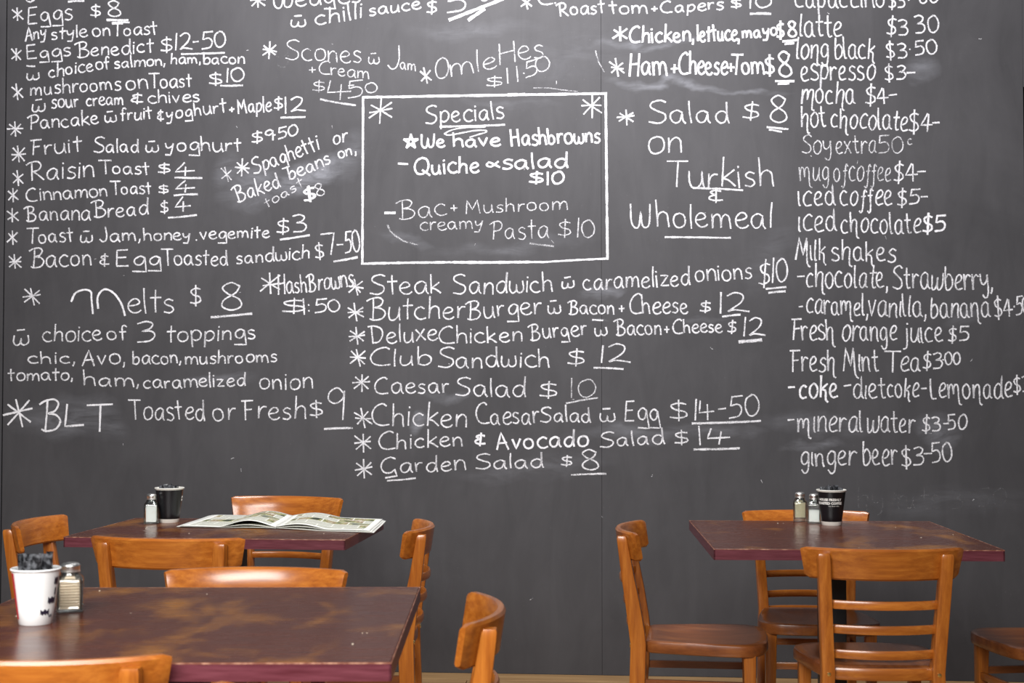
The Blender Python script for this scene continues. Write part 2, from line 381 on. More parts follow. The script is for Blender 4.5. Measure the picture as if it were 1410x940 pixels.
# rows: key (hand L/R + chalk weight), words [(text, x0, y0, x1, y1, cap)], underlines [(x0,y0,x1,y1,width)]
ROWS = [
('Ln', [('Eggs',38,33,99,27.5,24),('$',125,22,139,22,14),('8',148,22.5,166,22,21)], [(147.5,27.5,176,28,3.6),(154.5,31.7,178,31,3)]),
('Ln', [('Any',35,56.5,63,51,18),('style',71,54.4,119.5,50.3,17),('on',127.6,51,152,48.5,19),('Toast',156,49.3,216,47.7,18)], []),
('Ln', [('Eggs',37,82.2,97,76.6,19),('Benedict',106,78.6,211,71.5,20),('$',222,70,236,69,15),('12-50',241,69.4,311,65,22)], [(250,74.5,309,72.8,3)]),
('Ln', [('w',36.5,111,55,109.5,17),('choice',67,107,128.5,98,18),('of',132,96,151,94.5,17),('salmon,',157.5,94,227,89.4,15),('ham,',235,88,276,86.5,15),('bacon',280,88,336,87,15)], [(37,90.6,48,91.5,2.6)]),
('Ln', [('mushrooms',41.6,131.5,166,123.3,20),('on',173,123,203,122,22),('Toast',207,121,264,120,20),('$',288.5,115,305,115,13),('10',311.5,113.6,335.7,111.6,17.5)], [(304,118,334,117.5,3)]),
('Ln', [('%',43.4,154.5,60.5,153,17),('sour',70.7,148.8,108.5,146.8,20),('cream',118.7,146,170,143.5,18),('&',179.5,142,197,142,13),('chives',203.7,142,274.5,140,17)], []),
('Ln', [('Pancake',40,178.7,136,170.5,20),('%',144,168.5,159.5,168,15),('fruit',166,166,209,163.4,17),('&',216.5,165.4,226,165,14),('yoghurt',229,165,311,154.5,19),('+',316,158,322,157,15),('Maple',328,156.4,373,153,20),('$',377.7,150,389.4,149,14),('12',392,156,420,153.5,21)], [(387,162,420,161,3)]),
('Ln', [('Fruit',42,213.7,112,208.6,22),('Salad',129,209,191.5,210.4,20),('%',200,209,219,209,17),('yoghurt',227,208.6,332,208,20),('$',347,196,361.7,194,13),('9\u00b750',365,195,409.6,186,14)], []),
('Ln', [('Raisin',40,248.7,128.4,242.8,26),('Toast',139,239.3,205.5,239.8,18),('$',218,237.5,234,237,11),('4',241,241.8,267,241,18)], [(241,244.4,278,245,3)]),
('Ln', [('Cinnamon',36,276.8,148,270.4,19),('Toast',154,267.4,208.6,266.6,18),('$',219,265,233,265,10),('4',241,264.8,267,264,16)], [(240,269,272,267.4,3)]),
('Ln', [('Banana',36,305,124,302.3,22),('Bread',129,299.8,203.5,295.4,22),('$',221.6,292,232,291,14),('4',241,292,260.4,291,19)], [(232,299.8,270.6,296,3)]),
('Ln', [('Toast',38,335,101,332.5,21),('%',110,333.7,126,333.5,16),('Jam,',138,332.5,193,331.7,19),('honey',198,331.7,262,330,16),('.',269,331,271,331,16),('vegemite',276,330,371,326,17),('$',381.5,320.6,398,320,17),('3',403,319.6,421.5,319,24)], [(386,329.8,426,323.8,3)]),
('Ln', [('Bacon',42,368.7,126,365.6,26),('&',137,365,150,365,15),('Egg',159.5,367.4,221,366,23),('Toasted',225,365,314,365,22),('sandwich',325.5,364,426,355.7,19),('$',435,354.7,446,354,18),('7',443.5,351.5,461,350,29),('-',464,350,472,350,30),('50',475,348.3,497,347,31)], [(460,360,492,354,3.4)]),
('Lb', [('\u00b5',100,431,171,431,33)], []),
('Ln', [('elts',175,430,239,430,32),('$',262.5,419,278,418,23),('8',303,428.5,331,427,35)], [(291,436.7,346.5,431.6,3.6)]),
('Ln', [('%',17.4,475.7,40,475,24),('choice',58.7,471,140,468.6,23),('of',147,468,175,468,21),('3',187.6,472,212.4,470,28),('toppings',229,470.6,352,466.8,23)], []),
('Ln', [('chic,',38,500.5,103,500.5,17),('Avo,',113,503,172,501,22),('bacon,',182.5,501,249,500,19),('mushrooms',255,501,381,498,18)], []),
('Ln', [('tomato,',11,524,100,523,17),('ham,',115,530.6,191,532,20),('caramelized',197,535,338,530.6,19),('onion',356.6,536,430,535,25)], []),
('Lb', [('B',56,592,81.7,591,42),('L',87.6,586,115,586,32),('T',123,593,149,592,36)], []),
('Ln', [('Toasted',180,577,282,578,29),('or',293,578.6,324,577,30),('Fresh',334,577,420.4,576,29),('$',427.5,573,444.6,572,18),('9',449,579.5,473,578,44)], [(447,590.5,485,589,3.2)]),
('Ln', [('Wedges',376,11,496,3,24)], []),
('Ln', [('%',399.6,36.6,421,36,17),('chilli',433.6,35,498,25,22),('sauce',508.5,21.3,579,12,17),('$',588,18,602,17,16),('5',614,17,639.5,15,25),('0',660,2,674,1,20)], []),
('Lt', [('Scones',393,81,497,87,27),('%',507,87.7,523.4,87.7,17),('J',534,94,549,94,31),('am',551,95,572,97.4,16)], []),
('Lt', [('+',425.5,104,434.5,104,20),('Cream',438,101.5,507.5,108,17),('$',431,124.5,447,124.5,12),('4o_',450,137,481,136,27),('-',480,131,487,131,28),('5',478,136,501,134,25),('0',502,127,518.7,127,13)], [(441.5,136.8,489.4,145,3)]),
('Lt', [('O',599,109,618,108,29),('mle',620,106,684,94,28),('H',687,89.8,711,85,28),('es',713,81,748,79,31)], []),
('Lt', [('$',670,118,693,117,12),('11',697,115.8,715.6,111,21),('.',720,102,722,101,18),('5',723,107,739,103,20),('0',736,98,758,97,22)], []),
('Ln', [('Roast',769,21.8,832,17.5,19),('tom',839,19,889.6,18,18),('+',896.5,19,904,19,16),('Capers',909.5,17.5,995,13,17),('$',1007,10.5,1021.6,10,11),('10',1031.6,12,1062,10,16)], [(1033.5,19,1061,19,3.8)]),
('Ln', [('C.',741,7,765,5,20)], []),
('Lb', [('Chicken,',866,58.6,955,56.6,23),('lettuce,',960,56.6,1017.6,55.6,23),('mayo',1022,53,1070,48.5,18),('$',1070,52,1079,51,18),('8',1085,51.6,1097,51,22)], [(1078,57,1097,55,3.4),(1081,61,1093,59.6,3)]),
('Lb', [('Ham',866,103.7,917,103,31),('+',923,106,932,106,30),('Cheese',934,102,1001,102,29),('+',1002,104,1010,104,26),('Tom',1007,102,1051,102,27),('$',1054,101,1066,101,22),('8',1072,105,1090,104,34)], [(1068,111.6,1093,111.6,3.4),(1071.6,115.5,1086,115,3)]),
('Ln', [('Salad',893,169,1005,169,31),('$',1023,163,1043,163,18),('8',1059,170,1082,170,35)], [(1056.4,175,1085,177.8,3),(1059.5,178.5,1076,181.5,3)]),
('Ln', [('on',891,213,939,210,38)], []),
('Ln', [('Turkish',920,257.3,1065,257.3,37)], [(955,258.7,1022.5,262,3)]),
('Ln', [('&',975,277,994.4,277,17)], []),
('Ln', [('Wholemeal',868.5,312.5,1062,314,35)], [(916,326.4,1005.7,327.5,3)]),
('Ln', [('Specials',586,171,693.4,163,26)], [(606,174.5,694.7,171.8,3)]),
('Lb', [('We',580,204,612,202.4,18),('have',624,202,688,201,18),('Hashbrowns',704,201,826,196,23)], []),
('Lb', [('-',548,232,560,233,16),('Quiche',570,240,659,237,23),('~',669.5,230.5,688,230.5,14),('salad',691,233,780.6,230,21),('$',729,251,748,251,13),('10',753,254,776,253,17)], []),
('Lt', [('Bac',549,302,614,297,26),('+',621,296,629,296,20),('Mushroom',641,294,780,288,19)], []),
('Lt', [('creamy',578,318,664,314,18),('Pasta',676,330,755,328,27),('$',769,324,785,324,18),('10',794,327,819,326,24)], []),
('Ln', [('Spaghetti',350,240,440,206,23),('or',459,199.5,478,195,20)], []),
('Ln', [('Baked',327,279,387,257,23),('beans',399,248,455.5,225,20),('on',467,219,484,213,15),(',',488,212,491,211,18)], []),
('Lt', [('toast',367,287,418,256,14),('$',419,277,433,273,16),('8',437,271,449,267,19)], []),
('Lb', [('$',420,277.5,434,273.5,15)], []),
('Ln', [('HashBrowns',383,406,486,394,26),('$',389,430,418.6,429,15),('1:',418,433,426,432,22),('50',433,430,469,427.6,17)], []),
('Ln', [('Steak',509,405,607,403,27),('Sandwich',624,405,761,402,27),('%',773,398,791,396,17),('caramelized',803,399.5,950,392,26),('onions',957,388.8,1035,383,26),('$',1045,391,1058.7,390,28),('10',1062.6,389.5,1085.7,387,34)], [(1055,397.4,1082,395,3),(1058.7,403,1081,401,3)]),
('Ln', [('Butcher',508,440.5,640,437.4,29),('Burger',643,439,745,432,27),('%',754,431.7,772.6,431,20),('Bacon',783,432,845,432,20),('+',852.6,434,859,434,20),('Cheese',866,432,947.5,431,26),('$',964,428,979,428,13),('12',990,430.8,1029.7,430,27)], [(995,435.8,1019,433,3)]),
('Ln', [('Deluxe',510,473.5,602,468,25),('Chicken',604,472.6,719,470,23),('Burger',730,468,808,461.4,24),('w',819,462.6,837,461,20),('Bacon',848,461.4,910,460,22),('+',915,463,921,463,20),('Cheese',926,458.5,994,457,19),('$',1002,457,1013,457,14),('12',1023,462,1052,461,25)], [(816,440.3,830,441,2.4),(1018,470.5,1048,468,5)]),
('Ln', [('Club',508,504,593,503,24),('Sandwich',603,506,757,505,26),('$',782,501,805.6,501,19),('12',826.5,499,865,499,25)], [(818,506,858,508,3)]),
('Ln', [('Caesar',515,542,618.7,541,24),('Salad',627,545,722,547,26),('$',743.5,545,765,545,16)], []),
('Lt', [('10',785,546.5,820,546,25)], [(780,555,822.7,547.7,2.8)]),
('Ln', [('Chicken',512,585.5,642,587,30),('Caesar',656,584,742,583,27),('Salad',744,580,813,581,21),('%',825.6,580,847,580,20),('Egg',860,580.6,908,580,30),('$',923,575,946,575,21),('14o_-50',956,578,1046,571.5,30)], [(953.4,582.8,1047,579.4,3.4)]),
('Ln', [('Chicken',521,619,637,613.5,23),('Salad',826,616,914,611,21),('$',929.6,610,947.5,609,15),('14o_',961.8,612.5,1005,611,24)], [(955.6,618.5,1018,617,3.2)]),
('Lb', [('&',653,612,668.6,612,16),('Avocado',684,619,809.7,613,24)], []),
('Ln', [('Garden',524.5,653,640,646,23),('Salad',655,646,747,643,20),('$',773,640,788,640,12),('8',800.6,647.5,823,647,26)], [(533.5,661.6,572,658,2.6),(787,653.6,834,652,3)]),
('Rn', [('capuccino',1095,11,1218,10,24),('$3',1224,10.5,1246,10,20),('\u00b7',1250,8,1252,8,16),('60',1265,4.7,1292,3,20)], []),
('Rn', [('latte',1100.6,50.3,1158,50,28),('$3',1221,48,1250,48,22),('30',1260,45.6,1293.7,44,25)], []),
('Rn', [('lo\u00f1g',1096,80.7,1139.7,80,27),('black',1149,80.7,1204,80,27),('$3',1221,80,1249,80,21),('\u00b7',1251,76,1253,76,16),('50',1260,76,1290,73.7,19)], []),
('Rn', [('espresso',1103,111,1204,111,29),('$3',1219,110,1247,109,20),('-',1249,109,1260,109,20)], []),
('Rn', [('mocha',1102.7,142.8,1176,142,28),('$4',1192,143,1223,142,22),('-',1225,142,1235,141,22)], []),
('Rn', [('hot',1103,175.5,1136,175,27),('chocolate',1144,175.5,1248.5,180,27),('$4',1252,180,1282,180,24),('-',1284,180,1293,180,24)], []),
('Rt', [('Soy',1104,211.6,1143.7,211,24),('extra',1151,211.6,1206,211,25),('50',1209,211.6,1244,211,23),('c',1250,200,1256,199,12)], []),
('Rt', [('mug',1101,248.6,1141,248,28),('of',1148,249.7,1165,249,26),('coffee',1169,249,1226,250,27)], []),
('Rn', [('$4',1231,249,1262,248,23),('-',1264,246,1275,246,24)], []),
('Rn', [('iced',1099,283,1150,283,29),('coffee',1157,283.7,1227,283,28),('$5',1236,282,1265,281,20),('-',1269,281,1277,281,20)], []),
('Rn', [('iced',1099,319,1151,318,30),('chocolate',1158,320.4,1267,321.5,28)], []),
('Rb', [('$5',1271,319,1300.5,318,21)], []),
('Rn', [('Milk',1095,356.7,1137,358,29),('shakes',1145,358,1232,361,27)], []),
('Rn', [('-',1097.6,393,1106.5,393,28),('chocolate,',1110,396,1222,397,29),('Strawberry,',1229,397,1366.7,400,30)], []),
('Rn', [('-',1100.6,433,1105,433,24),('caramel,',1110,431,1194.7,435,27),('vanilla,',1195,436,1275,436,29),('bana\u00f1a',1281,436.8,1362.5,436,29),('$4',1370,436,1394,434,24),('\u00b750',1396,433,1418,431,24)], []),
('Rn', [('Fresh',1089,467.7,1148,468,28),('orange',1159,469,1234.5,469,29),('juice',1245,471,1297.6,471,28),('$5',1306,469,1333.5,469,19)], []),
('Rn', [('Fresh',1088,510.5,1149.5,511,29),('Mint',1161,511,1209,510.5,31),('Tea',1220,511,1266,511,27),('$3',1271,508,1296,506,20),('\u00b700',1298,503,1322,501,16)], []),
('Rb', [('-',1086.6,543,1095,543,24),('coke',1100.6,547.5,1152.5,547,27)], []),
('Rn', [('-',1163,543,1172,542,24),('diet',1175,548,1218,548,27),('coke',1222,546.8,1264,547,26),('-',1269,545,1276,545,24),('Lemo\u00f1ade',1282,548.7,1393,547,29),('$3',1396,540,1418,538,20)], []),
('Rn', [('-',1086,590,1094,590,24),('mineral',1098,594.8,1187,595,29),('water',1193.5,595,1259,595.5,29),('$3',1270,594,1295,594,20),('-',1299,592,1306,592,22),('50',1305,592,1331,591,21)], []),
('Rn', [('ginger',1102,641.6,1177,641,27),('beer',1188,641,1235.6,640,32),('$3',1242,641,1270,640,23),('-',1272,636,1282,636,24),('50',1283,636,1311,634,26)], []),
('Rg', [('hy',1180,700,1215,698,26),('fruits',1224,700,1290,700,26),('3',1310,700,1325,700,26),('50',1345,698,1385,696,24)], []),
('Rg', [('0',1262,108,1276,108,24),('y',378,84,398,84,24)], []),
]
DIGIT6 = "48,92 26,90 8,50 10,10 30,0 48,14 44,40 24,46 8,30"
L['6'] = (50, DIGIT6); R['6'] = (48, DIGIT6)
for key, words, under in ROWS:
    ch = Chalk(); k = key[1]
    for wd in words: ch.text(*wd, L if key[0] == 'L' else R, PXW[k])
    for u in under: ch.line(*u)
    said = ' '.join(q[0] for q in words).replace('%', 'w').replace('~', '&').replace('4o_', '4').replace('\u00b5', 'M').replace('\u00f1', 'n').replace('\u00b7', '.')
    lab = 'white chalk writing reading ' + said
    if 'coke' in said: lab = 'white chalk writing listing fizzy drinks'
    if k == 'g': lab = 'faint rubbed-out chalk writing'
    ch.build('chalk_lettering', k, lab)
# stars before each item
STARS = [(24,19.5,9),(22.5,75,9),(24,127,10),(21.5,178,11),(26,212.5,11),(25,245.4,10),(18.4,269,9),(17.4,296.7,10),(17.4,327,9),(20.4,360,11),(44,407.6,13),
 (25.5,567.6,21,'b'),(355,0,11),(724,3,10),(371,69,11),(586,104,10),(524.6,152.4,17),(815,146,15),(854,46.7,10,'b'),(849.5,93,12),(862,161,12),(312,240,10,'t'),(334,231,12),
 (372.7,390.6,15),(490,395,11),(490,430,12),(492,462.8,13),(492.7,492,12),(498,526.8,13),(499.5,575,13),(500,609.4,13),(501,645,13)]
for s_ in STARS:
    k = s_[3] if len(s_) > 3 else 'n'; ch = Chalk(); cx, cy, r = s_[:3]
    angs = [95, 40, 142] + ([2] if r > 10.5 else [])
    for a in angs:
        a = math.radians(a + random.uniform(-10, 10)); q = r * random.uniform(0.85, 1.1); o1 = random.uniform(-.12, .12) * r
        if abs(math.sin(a)) < 0.3: q *= 0.85
        ch.line(cx - q * math.cos(a) + o1, cy + q * math.sin(a), cx + q * math.cos(a), cy - q * math.sin(a) + o1, PXW[k])
    ch.build('chalk_star', k)
ch = Chalk()                                       # five-pointed star in the specials box
P5 = [(565.8 + 10 * math.sin(4 * PI * i / 5), 195 - 10 * math.cos(4 * PI * i / 5)) for i in range(6)]
for a, b in zip(P5[:-1], P5[1:]): ch.line(*a, *b, 3.2)
ch.build('chalk_star', 'b')
ch = Chalk()                                       # the frame of the specials
for a in ((500,134,835,128.8),(500,134,499,363.5),(834,129,836.5,356.5),(498,363,625,361)): ch.line(*a, 3.6)
for a in ((625,361.2,745,360.5),(745,361,837,356)): ch.line(*a, 3.0)
ch.line(700,130.6,722,129.8,4.4); ch.line(626,361,730,360.5,4)
ch.build('chalk_frame', 'b', 'hand-drawn white chalk rectangle around the specials')
ch = Chalk(); ch.stroke([tuple(p) for p in smooth([(612,184,0),(622,179,0),(642,175.5,0),(668,175,0)])], 2.2)
ch.stroke([tuple(p) for p in smooth([(612,184,0),(618,186,0),(636,183,0),(652,180,0),(668,179.5,0),(669,182,0),(656,186,0),(647,189,0)])], 2.2); ch.build('chalk_underline', 'n')
ch = Chalk(); ch.line(619,27.4,692,-1,4.6); ch.line(645.5,27.4,667,13,4.6); ch.build('chalk_underline', 'b', 'pair of thick slanted chalk underlines')
ch = Chalk(); ch.line(94.5,2.5,115.5,1.3,3.4); ch.stroke([(36,-1),(38,2),(42,3),(47,0)],3); ch.build('chalk_underline', 'n')
ch = Chalk(); ch.line(530,293,544,293,3.4); ch.line(604,202.5,606,202,2); ch.build('chalk_dash', 'b')
ch = Chalk()                                       # stray scratches and flecks of chalk
for _ in range(46):
    x, y = random.uniform(20, 1390), random.uniform(10, 900); a = random.uniform(0, PI); q = random.uniform(1, 5)
    ch.line(x, y, x + q * math.cos(a), y + q * math.sin(a), random.uniform(.8, 1.6))
ch.stroke([(534,310),(537,318),(545,325),(556,332),(575,337)], 3); ch.stroke([(735,121),(755,121),(775,124),(795,126)], 2); ch.stroke([(820,70),(824,85),(832,99)], 2)
ch.stroke([(730,335),(745,337),(762,339)], 3)
o = ch.build('chalk_fleck', 'f', 'tiny stray chalk scratches across the board'); tag(o, kind='stuff')

# ------------------------------------------------------------------ floor
fl = bpy.data.objects.new('floor', bpy.data.meshes.new('floor')); C.objects.link(fl); tag(fl, kind='structure')
bm = bmesh.new(); box(bm, -5.5, 5.5, -9.0, 0.2, -0.06, -0.021); bm.to_mesh(fl.data); bm.free()
fl.location = (0, WY, 0); fl.rotation_euler = (0, 0, -WA)
fl.data.materials.append(plain('subfloor', (0.05, 0.03, 0.02), 0.9))
floor_mat = wood('floorboard_oak', (0.24, 0.13, 0.05), (0.36, 0.21, 0.085), (0.46, 0.29, 0.13), (1.2, 18, 18), 0.35, 0.2)
bm = bmesh.new(); box(bm, 0, 2.197, 0.001, 0.129, -0.021, 0, 0.002); me = bpy.data.meshes.new('floorboard'); bm.to_mesh(me); bm.free(); me.materials.append(floor_mat)
row = 0; y = -0.13
while y > -6.4:
    off = (row * 0.83) % 2.2
    for i in range(-3, 3):
        x = i * 2.2 + off - 1.0
        if -5.4 < x and x + 2.2 < 5.4:
            o = link('floorboard', me, None, fl); o.location = (x, y, 0)
    y -= 0.13; row += 1

# ------------------------------------------------------------------ chair
TILT = 0.15
def post_y(z):
    if z <= 0.44: return -0.205 - 0.028 * ((0.44 - z) / 0.44) ** 1.6 + 0.0
    return -0.205 - TILT * (z - 0.44) * (0.75 + 0.25 * min(1, (z - 0.44) / 0.2))
def post_x(z): return 0.144 + 0.016 * max(0, (z - 0.44) / 0.3) + 0.012 * max(0, (0.44 - z) / 0.44)
def arc_pts(half, sag, n):
    Rr = half * half / (2 * sag) + sag / 2; out = []
    am = math.asin(half / Rr)
    for i in range(n + 1):
        a = -am + 2 * am * i / n; out.append((Rr * math.sin(a), -(Rr * math.cos(a) - (Rr - sag)), a))  # y 0 at ends, -sag mid
    return out
def make_chair():
    root = empty('dining_chair', (0, 0, 0))
    # seat: tapered, rounded at the front, slightly dished
    bm = bmesh.new(); out = []
    half = []
    half += [(0.0, 0.176), (0.07, 0.174), (0.125, 0.167), (0.160, 0.151), (0.184, 0.124), (0.192, 0.088), (0.186, 0.025), (0.172, -0.06), (0.156, -0.14), (0.148, -0.172), (0.134, -0.184)]
    full = half + [(-x, y) for x, y in reversed(half) if x > 0]
    def ring(sc, z, dish=0): return [Vector((x * sc, 0.004 + (y - 0.004) * sc, z)) for x, y in full]
    loft(bm, [ring(0.965, 0.413), ring(0.99, 0.416), ring(1.0, 0.422), ring(1.0, 0.440), ring(0.992, 0.446), ring(0.97, 0.449), ring(0.85, 0.4485), ring(0.6, 0.443), ring(0.3, 0.440), ring(0.05, 0.4395)])
    obj('seat', bm, wood_y, root)
    for s in (-1, 1):
        bm = bmesh.new(); rings = []
        for z in (0.0, 0.10, 0.22, 0.34, 0.41, 0.44, 0.48, 0.56, 0.64, 0.70, 0.738, 0.750, 0.756):
            hx = 0.0165 if z > 0.35 else 0.0135 + 0.003 * z / 0.35
            hy = 0.023 if 0.35 < z < 0.5 else (0.016 + 0.007 * z / 0.35 if z <= 0.35 else 0.023 - 0.008 * (z - 0.5) / 0.25)
            if z > 0.745: hx *= 0.86 if z > 0.755 else 0.97; hy *= 0.82 if z > 0.755 else 0.97
            rings.append(rrect(hx, hy, 0.0032, z, 2, s * post_x(z), post_y(z)))
        loft(bm, rings); p = obj('back_post', bm, wood_z, root)
        bm = bmesh.new(); lathe(bm, [(0.0062, 0), (0.0062, 0.001), (0.0052, 0.0028), (0.002, 0.0034)], 14)
        sc = obj('screw', bm, brass, p); sc.location = (s * post_x(0.435), post_y(0.435) - 0.0225, 0.435); sc.rotation_euler = (PI / 2, 0, 0)
        bm = bmesh.new()
        loft(bm, [rrect(0.012 + 0.006 * k, 0.012 + 0.006 * k, 0.004, z, 2, s * (0.156 - 0.004 * k + 0.004), 0.122 - 0.004 * k) for k, z in ((0, 0), (0.25, 0.1), (0.6, 0.25), (1, 0.4), (1, 0.418))])
        obj('front_leg', bm, wood_z, root)
        bm = bmesh.new()
        P0 = Vector((s * post_x(0.33), post_y(0.33) + 0.012, 0.326)); P1 = Vector((s * 0.156, 0.110, 0.326))
        loft(bm, [[P + Vector((dx, 0, dz)) for dx, dz in ((-.007, -.011), (.007, -.011), (.007, .011), (-.007, .011))] for P in (P0, P1)])
        obj('stretcher', bm, wood_y, root, False)
    for yy, hx, zz in ((0.122, 0.148, 0.300), (post_y(0.33), post_x(0.33) - 0.01, 0.318)):
        bm = bmesh.new(); box(bm, -hx, hx, yy - 0.007, yy + 0.007, zz, zz + 0.022, 0.002); obj('stretcher', bm, wood_x, root)
    # curved slats let into the posts, and the seat rail
    for z, h, sag, th in ((0.621, 0.0115, 0.036, 0.0055), (0.555, 0.0115, 0.036, 0.0055), (0.488, 0.0115, 0.036, 0.0055), (0.434, 0.016, 0.02, 0.008)):
        bm = bmesh.new(); rings = []
        hw = post_x(z) - 0.006
        for x, y, a in arc_pts(hw, sag, 16):
            nx, ny = math.sin(a), -math.cos(a)
            c = Vector((x, post_y(z) + 0.004 + y, z))
            prof = ((-1, -.6), (-.6, -1), (.6, -1), (1, -.6), (1, .6), (.6, 1), (-.6, 1), (-1, .6))
            rings.append([c + Vector((nx * th * q, ny * th * q, h * r)) for q, r in prof])
        loft(bm, rings); obj('slat' if h < 0.014 else 'seat_rail', bm, wood_x, root)
    # broad bent top rail fixed to the front of the posts
    bm = bmesh.new(); rings = []; n = 30; half = 0.212; sag = 0.066
    yc = post_y(0.72) + 0.016 + 0.033                   # y of the rail's ends
    pts = arc_pts(half, sag, n); z0, z1 = 0.686, 0.770
    for i, (x, y, a) in enumerate(pts):
        nx, ny = math.sin(a), -math.cos(a); u = abs(2 * i / n - 1)
        endc = max(0.0, (u - 0.965) / 0.035)             # round the end corners
        th = 0.0105 * (1 - 0.35 * endc ** 2); cut = 0.007 * endc ** 3
        ring = []
        za, zb = z0 + cut, z1 - cut * 0.7
        for q, r in ((-1, .06), (-.5, 0), (.5, 0), (1, .06), (1, .5), (1, .93), (.55, 1), (-.55, 1), (-1, .93), (-1, .5)):
            z = za + (zb - za) * r
            sl = 1 - 0.065 * (1 - r)                     # narrower along the bottom
            ring.append(Vector((x * sl + nx * th * q, yc + y + ny * th * q - TILT * (z - 0.72), z)))
        rings.append(ring)
    loft(bm, rings); obj('top_rail', bm, wood_x, root)
    return root

def fr(a): return Vector((-math.sin(a), math.cos(a)))
chair0 = make_chair(); first = True
# (rail centre x, y, facing degrees: 0 = away from camera, label)
CH = [
 (0.985, 3.80, -3, 'orange-brown chair with its back to us at the near side of the right table', 'chairs at the right table'),
 (1.000, 4.83, 176, 'chair behind the right table, half hidden under the table top, back to the wall', 'chairs at the right table'),
 (0.402, 4.335, -98, 'chair on the left of the right table, seen side-on with its whole seat in view', 'chairs at the right table'),
 (1.775, 4.27, 98, 'chair cut off by the right edge of the photo, seat corner and legs showing', 'chairs at the right table'),
 (-0.845, 5.29, 167, 'chair behind the newspaper table with its back to the chalkboard', 'chairs at the newspaper table'),
 (-0.952, 3.95, -8, 'chair at the near side of the newspaper table, back to us', 'chairs at the newspaper table'),
 (-1.485, 4.53, -92, 'chair on the far left of the newspaper table, curved back rail facing right', 'chairs at the newspaper table'),
 (-0.325, 4.385, 90, 'chair right of the newspaper table seen edge-on with three slats bulging out', 'chairs at the newspaper table'),
 (-0.596, 3.295, 179, 'chair on the far side of the front table, only its shiny top rail showing', 'chairs at the front table'),
 (-0.098, 2.765, 90, 'chair at the right end of the front table, curved back rail seen end-on', 'chairs at the front table'),
 (-0.760, 2.300, 0, 'chair at the bottom left corner, nearest to us, back rail over the table edge', 'chairs at the front table'),
 (-0.398, 1.872, -90, 'chair almost wholly below the frame, only a rail tip showing at the bottom edge', 'chairs at the front table'),
]
for x, y, deg, lab, grp in CH:
    o = chair0 if first else copy_tree(chair0); first = False
    a = math.radians(deg); f_ = fr(a)
    o.location = (x + f_.x * 0.195, y + f_.y * 0.195, 0); o.rotation_euler = (0, 0, a)
    if 'newspaper table, back to us' in lab or 'behind the newspaper' in lab: o.scale = (1.04, 1, 1.015)
    tag(o, lab, 'chair', grp)

# ------------------------------------------------------------------ tables
def make_table(x, y, wx, wy, deg, lab):
    root = empty('cafe_table', (x, y, 0), math.radians(deg)); tag(root, lab, 'table', 'square dark wooden cafe tables')
    hx, hy = wx / 2, wy / 2
    bm = bmesh.new(); loft(bm, [rrect(hx - 0.004, hy - 0.004, 0.004, 0.722, 2), rrect(hx - 0.002, hy - 0.002, 0.004, 0.7485, 2), rrect(hx - 0.0035, hy - 0.0035, 0.003, 0.75, 2)])
    obj('table_top', bm, top_mat, root)
    bm = bmesh.new()
    for z0, z1, d in ((0.7195, 0.7478, 0.0),):
        for a in ((-hx, hx, -hy, -hy + .004), (-hx, hx, hy - .004, hy), (-hx, -hx + .004, -hy, hy), (hx - .004, hx, -hy, hy)): box(bm, *a, z0, z1)
    obj('edge_band', bm, edge_mat, root, False)
    bm = bmesh.new()
    for sx, sy in ((1, 0), (-1, 0), (0, 1), (0, -1)):
        if sx: box(bm, sx * (hx - .0004) - .0007, sx * (hx - .0004) + .0007, -hy, hy, 0.7476, 0.7500)
        else: box(bm, -hx, hx, sy * (hy - .0004) - .0007, sy * (hy - .0004) + .0007, 0.7476, 0.7500)
    obj('rubbed_arris', bm, arris_mat, root, False)
    bm = bmesh.new(); loft(bm, [rrect(.038, .038, .006, z, 3) for z in (0.03, 0.715)]); obj('column', bm, black_metal, root)
    bm = bmesh.new(); box(bm, -.19, .19, -.19, .19, 0.708, 0.7195, .002); obj('mounting_plate', bm, black_metal, root)
    for i in range(4):
        bm = bmesh.new()
        loft(bm, [[Vector((r, -w_, z0)), Vector((r, w_, z0)), Vector((r, w_ * .8, z1)), Vector((r, -w_ * .8, z1))] for r, w_, z0, z1 in ((0.02, .032, .016, .07), (0.16, .028, .012, .045), (0.31, .022, .004, .024), (0.33, .018, .003, .014))])
        f = obj('foot', bm, black_metal, root, False); f.rotation_euler = (0, 0, PI / 4 + i * PI / 2)
        bm = bmesh.new(); lathe(bm, [(.014, 0), (.014, .006), (.01, .008)], 12); g = obj('levelling_pad', bm, black_metal, f); g.location = (.30, 0, 0)
    bm = bmesh.new(); rr = random.Random(int(x * 100))
    for _ in range(8):
        cx, cy, q = rr.uniform(-hx, hx) * .95, rr.uniform(-hy, hy) * .95, rr.uniform(.0006, .0014)
        box(bm, cx - q, cx + q * rr.uniform(.6, 1.4), cy - q, cy + q, .75, .75 + q)
    tag(obj('crumbs', bm, white_crumb, root, False), kind='stuff')
    return root
white_crumb = plain('crumb', (0.75, 0.68, 0.55), 0.9)
make_table(0.967, 4.305, 0.79, 0.82, -2.4, 'dark square table on the right holding two shakers and a black cup')
make_table(-0.625, 2.74, 0.85, 0.86, 0.6, 'nearest table at bottom left with golden worn patches on its top')
make_table(-0.880, 4.480, 0.85, 0.60, -5.5, 'dark table at the left rear with a newspaper spread on it')

